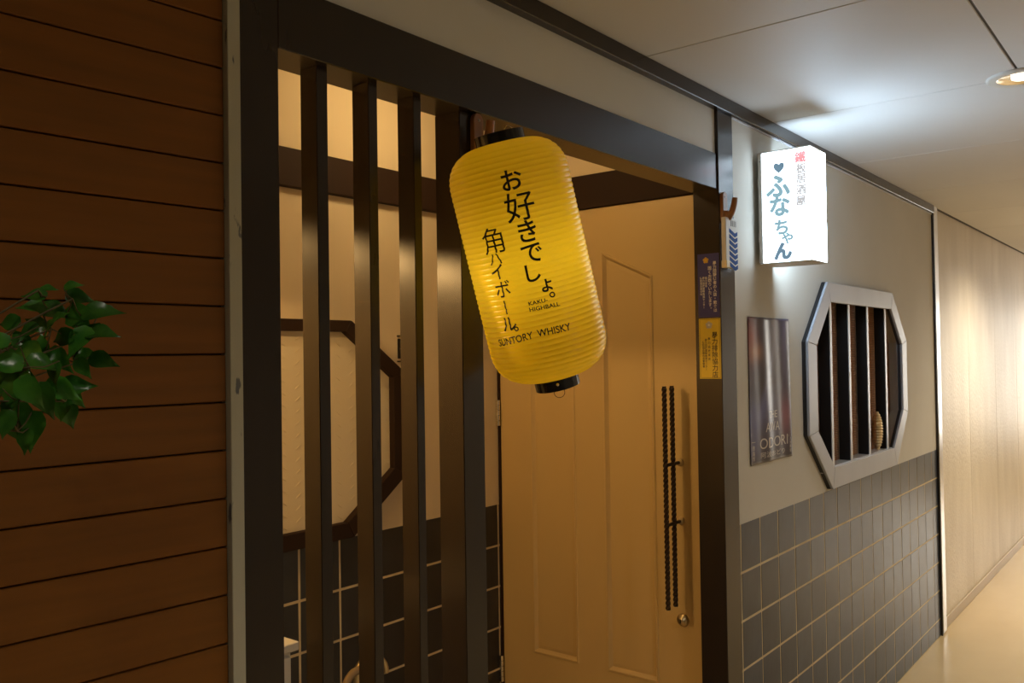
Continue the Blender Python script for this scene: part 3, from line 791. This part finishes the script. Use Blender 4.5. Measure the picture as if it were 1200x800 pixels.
umbrella(1.545, .62, R(8), .738, 'furled grey umbrella with a tan crook handle, nearer the slats', M['tan'], M['grey'])
umbrella(1.69, .74, R(-20), .715, 'furled grey umbrella with a brass-coloured handle, further back in the stand', M['brass'], M['grey'])
nt_ = thing('notice_plate', (2.11, YD, 1.59), 'tiny black plate with white marks beside the vestibule octagon', 'plate')
part('plate', MB().box(2.082, 2.130, YD-.004, YD, 1.60, 1.668, .001), M['blackp'], nt_)
part('border', MB().box(2.080, 2.132, YD-.003, YD, 1.674, 1.680), M['blackp'], nt_)
part('border', MB().box(2.080, 2.132, YD-.003, YD, 1.588, 1.593), M['blackp'], nt_)
mb = MB(); f2 = lambda u, v: (2.082+u, YD-.0046, 1.60+v)
vcolumn(mb, '入口', .018, .018, .05, f2, .02)
part('lettering', mb, M['whink'], nt_, recalc=False, kind='stuff')

# ================================================================== PLANT
pp = thing('potted_plant', (.20, -.10, 1.36), 'leafy green trailing plant in front of the cedar wall at the left edge', 'plant')
pc = Vector((.20, -.10, 1.36))
wy = lambda x: (XL0-x)*math.tan(A)
part('pot', MB().lathe([(0, 0), (.048, 0), (.066, .095), (.072, .095), (.072, .115), (.064, .115), (.060, .095), (0, .095)], pc, n=28), M['pot'], pp)
part('soil', MB().lathe([(0, .103), (.060, .100)], pc, n=20), M['soil'], pp)
part('bracket', MB().tube([(pc.x, wy(pc.x)-.001, 1.40), (pc.x, -.03, 1.40)], .005, 8).tube([(pc.x+.071*math.cos(a), pc.y+.071*math.sin(a), 1.40) for a in [2*math.pi*i/24 for i in range(25)]], .004, 6)
     .box(pc.x-.015, pc.x+.015, wy(pc.x)-.006, wy(pc.x)-.001, 1.34, 1.43), M['iron'], pp)
def PX(px, py, Y): return unproj(px, py, Y)
def leafmesh(L, W, curl, fold):
    rows = 7; vs = []; fs = []
    prof = [0, .62, .95, 1.0, .82, .5, .2, 0]
    for i in range(rows+1):
        t = i/rows; wd = W/2*prof[i]; z = -curl*t*t*L
        back = -.10*L*(1 if i == 1 else .3 if i == 2 else 0)
        for k, s in enumerate((-1, -.5, 0, .5, 1)):
            vs.append((t*L+(back*abs(s)), wd*s, z+fold*wd*abs(s)*abs(s)+.0012*math.sin(9*t+3*s)))
    for i in range(rows):
        for k in range(4): a = i*5+k; fs.append([a, a+1, a+6, a+5])
    me = bpy.data.meshes.new('leaf'); me.from_pydata(vs, [], fs); me.polygons.foreach_set('use_smooth', [True]*len(fs)); me.update(); return me
LM = []
for k in range(6):
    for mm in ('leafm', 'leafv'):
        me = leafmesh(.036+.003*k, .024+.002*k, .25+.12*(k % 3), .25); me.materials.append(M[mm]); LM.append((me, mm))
LEAVES = [ # px, py tip target, direction angle (image deg, 0=right, 90=up), size, bright, Y
 (58,337,10,.8,0),(83,333,25,.7,0),(40,345,170,.9,0),(92,347,-8,1.0,0),(38,358,170,1.0,0),(62,362,-10,1.1,0),(88,368,10,1.2,0),(112,363,20,1.2,0),(127,362,0,.6,0),
 (8,377,178,1.0,0),(38,377,150,1.1,1),(66,372,40,.9,0),(28,388,200,1.1,0),(95,378,-30,1.1,0),(116,388,10,1.1,0),(70,395,190,1.1,0),(88,400,-130,1.5,0),(104,390,-150,1.2,0),
 (20,408,160,1.2,0),(35,412,-20,1.3,1),(5,425,175,1.2,0),(50,424,-10,1.2,0),(68,420,-40,1.2,0),(100,417,-10,.9,0),(118,421,-10,1.0,0),(96,430,-60,.8,0),
 (12,440,-160,1.3,1),(30,447,-30,1.2,0),(14,465,-100,1.7,1),(36,462,-60,1.4,0),(50,470,-80,1.4,0),(70,455,-20,1.2,0),(85,452,10,1.2,0),(86,464,-40,1.0,0),
 (6,480,-120,1.4,0),(22,488,-70,1.2,0),(80,487,-75,1.4,0),(72,478,-110,1.0,0),(16,507,-85,1.4,0),(36,500,-80,1.3,0),(28,520,-100,1.1,0),(5,500,-100,1.2,0),
 (60,440,-120,1.2,0),(48,400,100,1.0,0),(22,395,120,1.1,0),(-12,400,180,1.3,0),(-20,440,200,1.4,0),(-15,475,-120,1.4,0),(56,383,60,1.0,0)]
random.seed(3)
hub = PX(-10, 500, -.13)
stems = []
nodes = []
for (a, b, c_) in ((45, 340, -.20), (85, 350, -.22), (60, 385, -.19), (100, 395, -.21), (35, 430, -.24), (90, 425, -.2), (25, 470, -.25), (75, 470, -.2), (20, 505, -.24), (0, 400, -.2)):
    nodes.append((PX(a, b, c_), a, b))
p0 = pc+Vector((0, 0, .10))
mbs = []
for P_, a, b in nodes:
    mid = (p0+P_)/2+Vector((0, -.01, .03 if b < 430 else .06)); q0 = p0+Vector((random.uniform(-.03, .03), random.uniform(-.03, .03), 0))
    pts = []
    for i in range(11):
        t = i/10; pts.append(q0*(1-t)**2+mid*2*t*(1-t)+P_*t*t)
    part('stem', MB().tube(pts, [.0020-.0010*i/10 for i in range(11)], 6), M['stem'], pp)
pet = MB()
for (px, py, an, sc, br_) in LEAVES:
    nd = min(nodes, key=lambda n_: (n_[1]-px)**2+(n_[2]-py)**2)
    Y = nd[0].y+random.uniform(-.035, .03)
    P_ = PX(px, py, Y)
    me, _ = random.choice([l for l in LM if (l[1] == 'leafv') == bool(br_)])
    L = .030*sc
    d = (R2*math.cos(R(an))+U2*math.sin(R(an))-Fw*random.uniform(-.1, .6)).normalized()
    nrm = (-Fw+U2*random.uniform(.2, 1.1)+R2*random.uniform(-.5, .5)); nrm = (nrm-d*nrm.dot(d)).normalized(); y_ = nrm.cross(d)
    base = P_-d*L*.5
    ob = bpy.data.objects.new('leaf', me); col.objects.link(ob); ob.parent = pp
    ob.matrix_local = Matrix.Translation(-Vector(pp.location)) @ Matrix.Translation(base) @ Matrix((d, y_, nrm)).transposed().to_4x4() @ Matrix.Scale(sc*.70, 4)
    tgt = nd[0]; mid = (base+tgt)/2-U2*.006
    pet.tube([base, base*.25+mid*.5+tgt*.25, tgt], .0008, 5)
part('leaf_stalks', pet, M['stem'], pp)
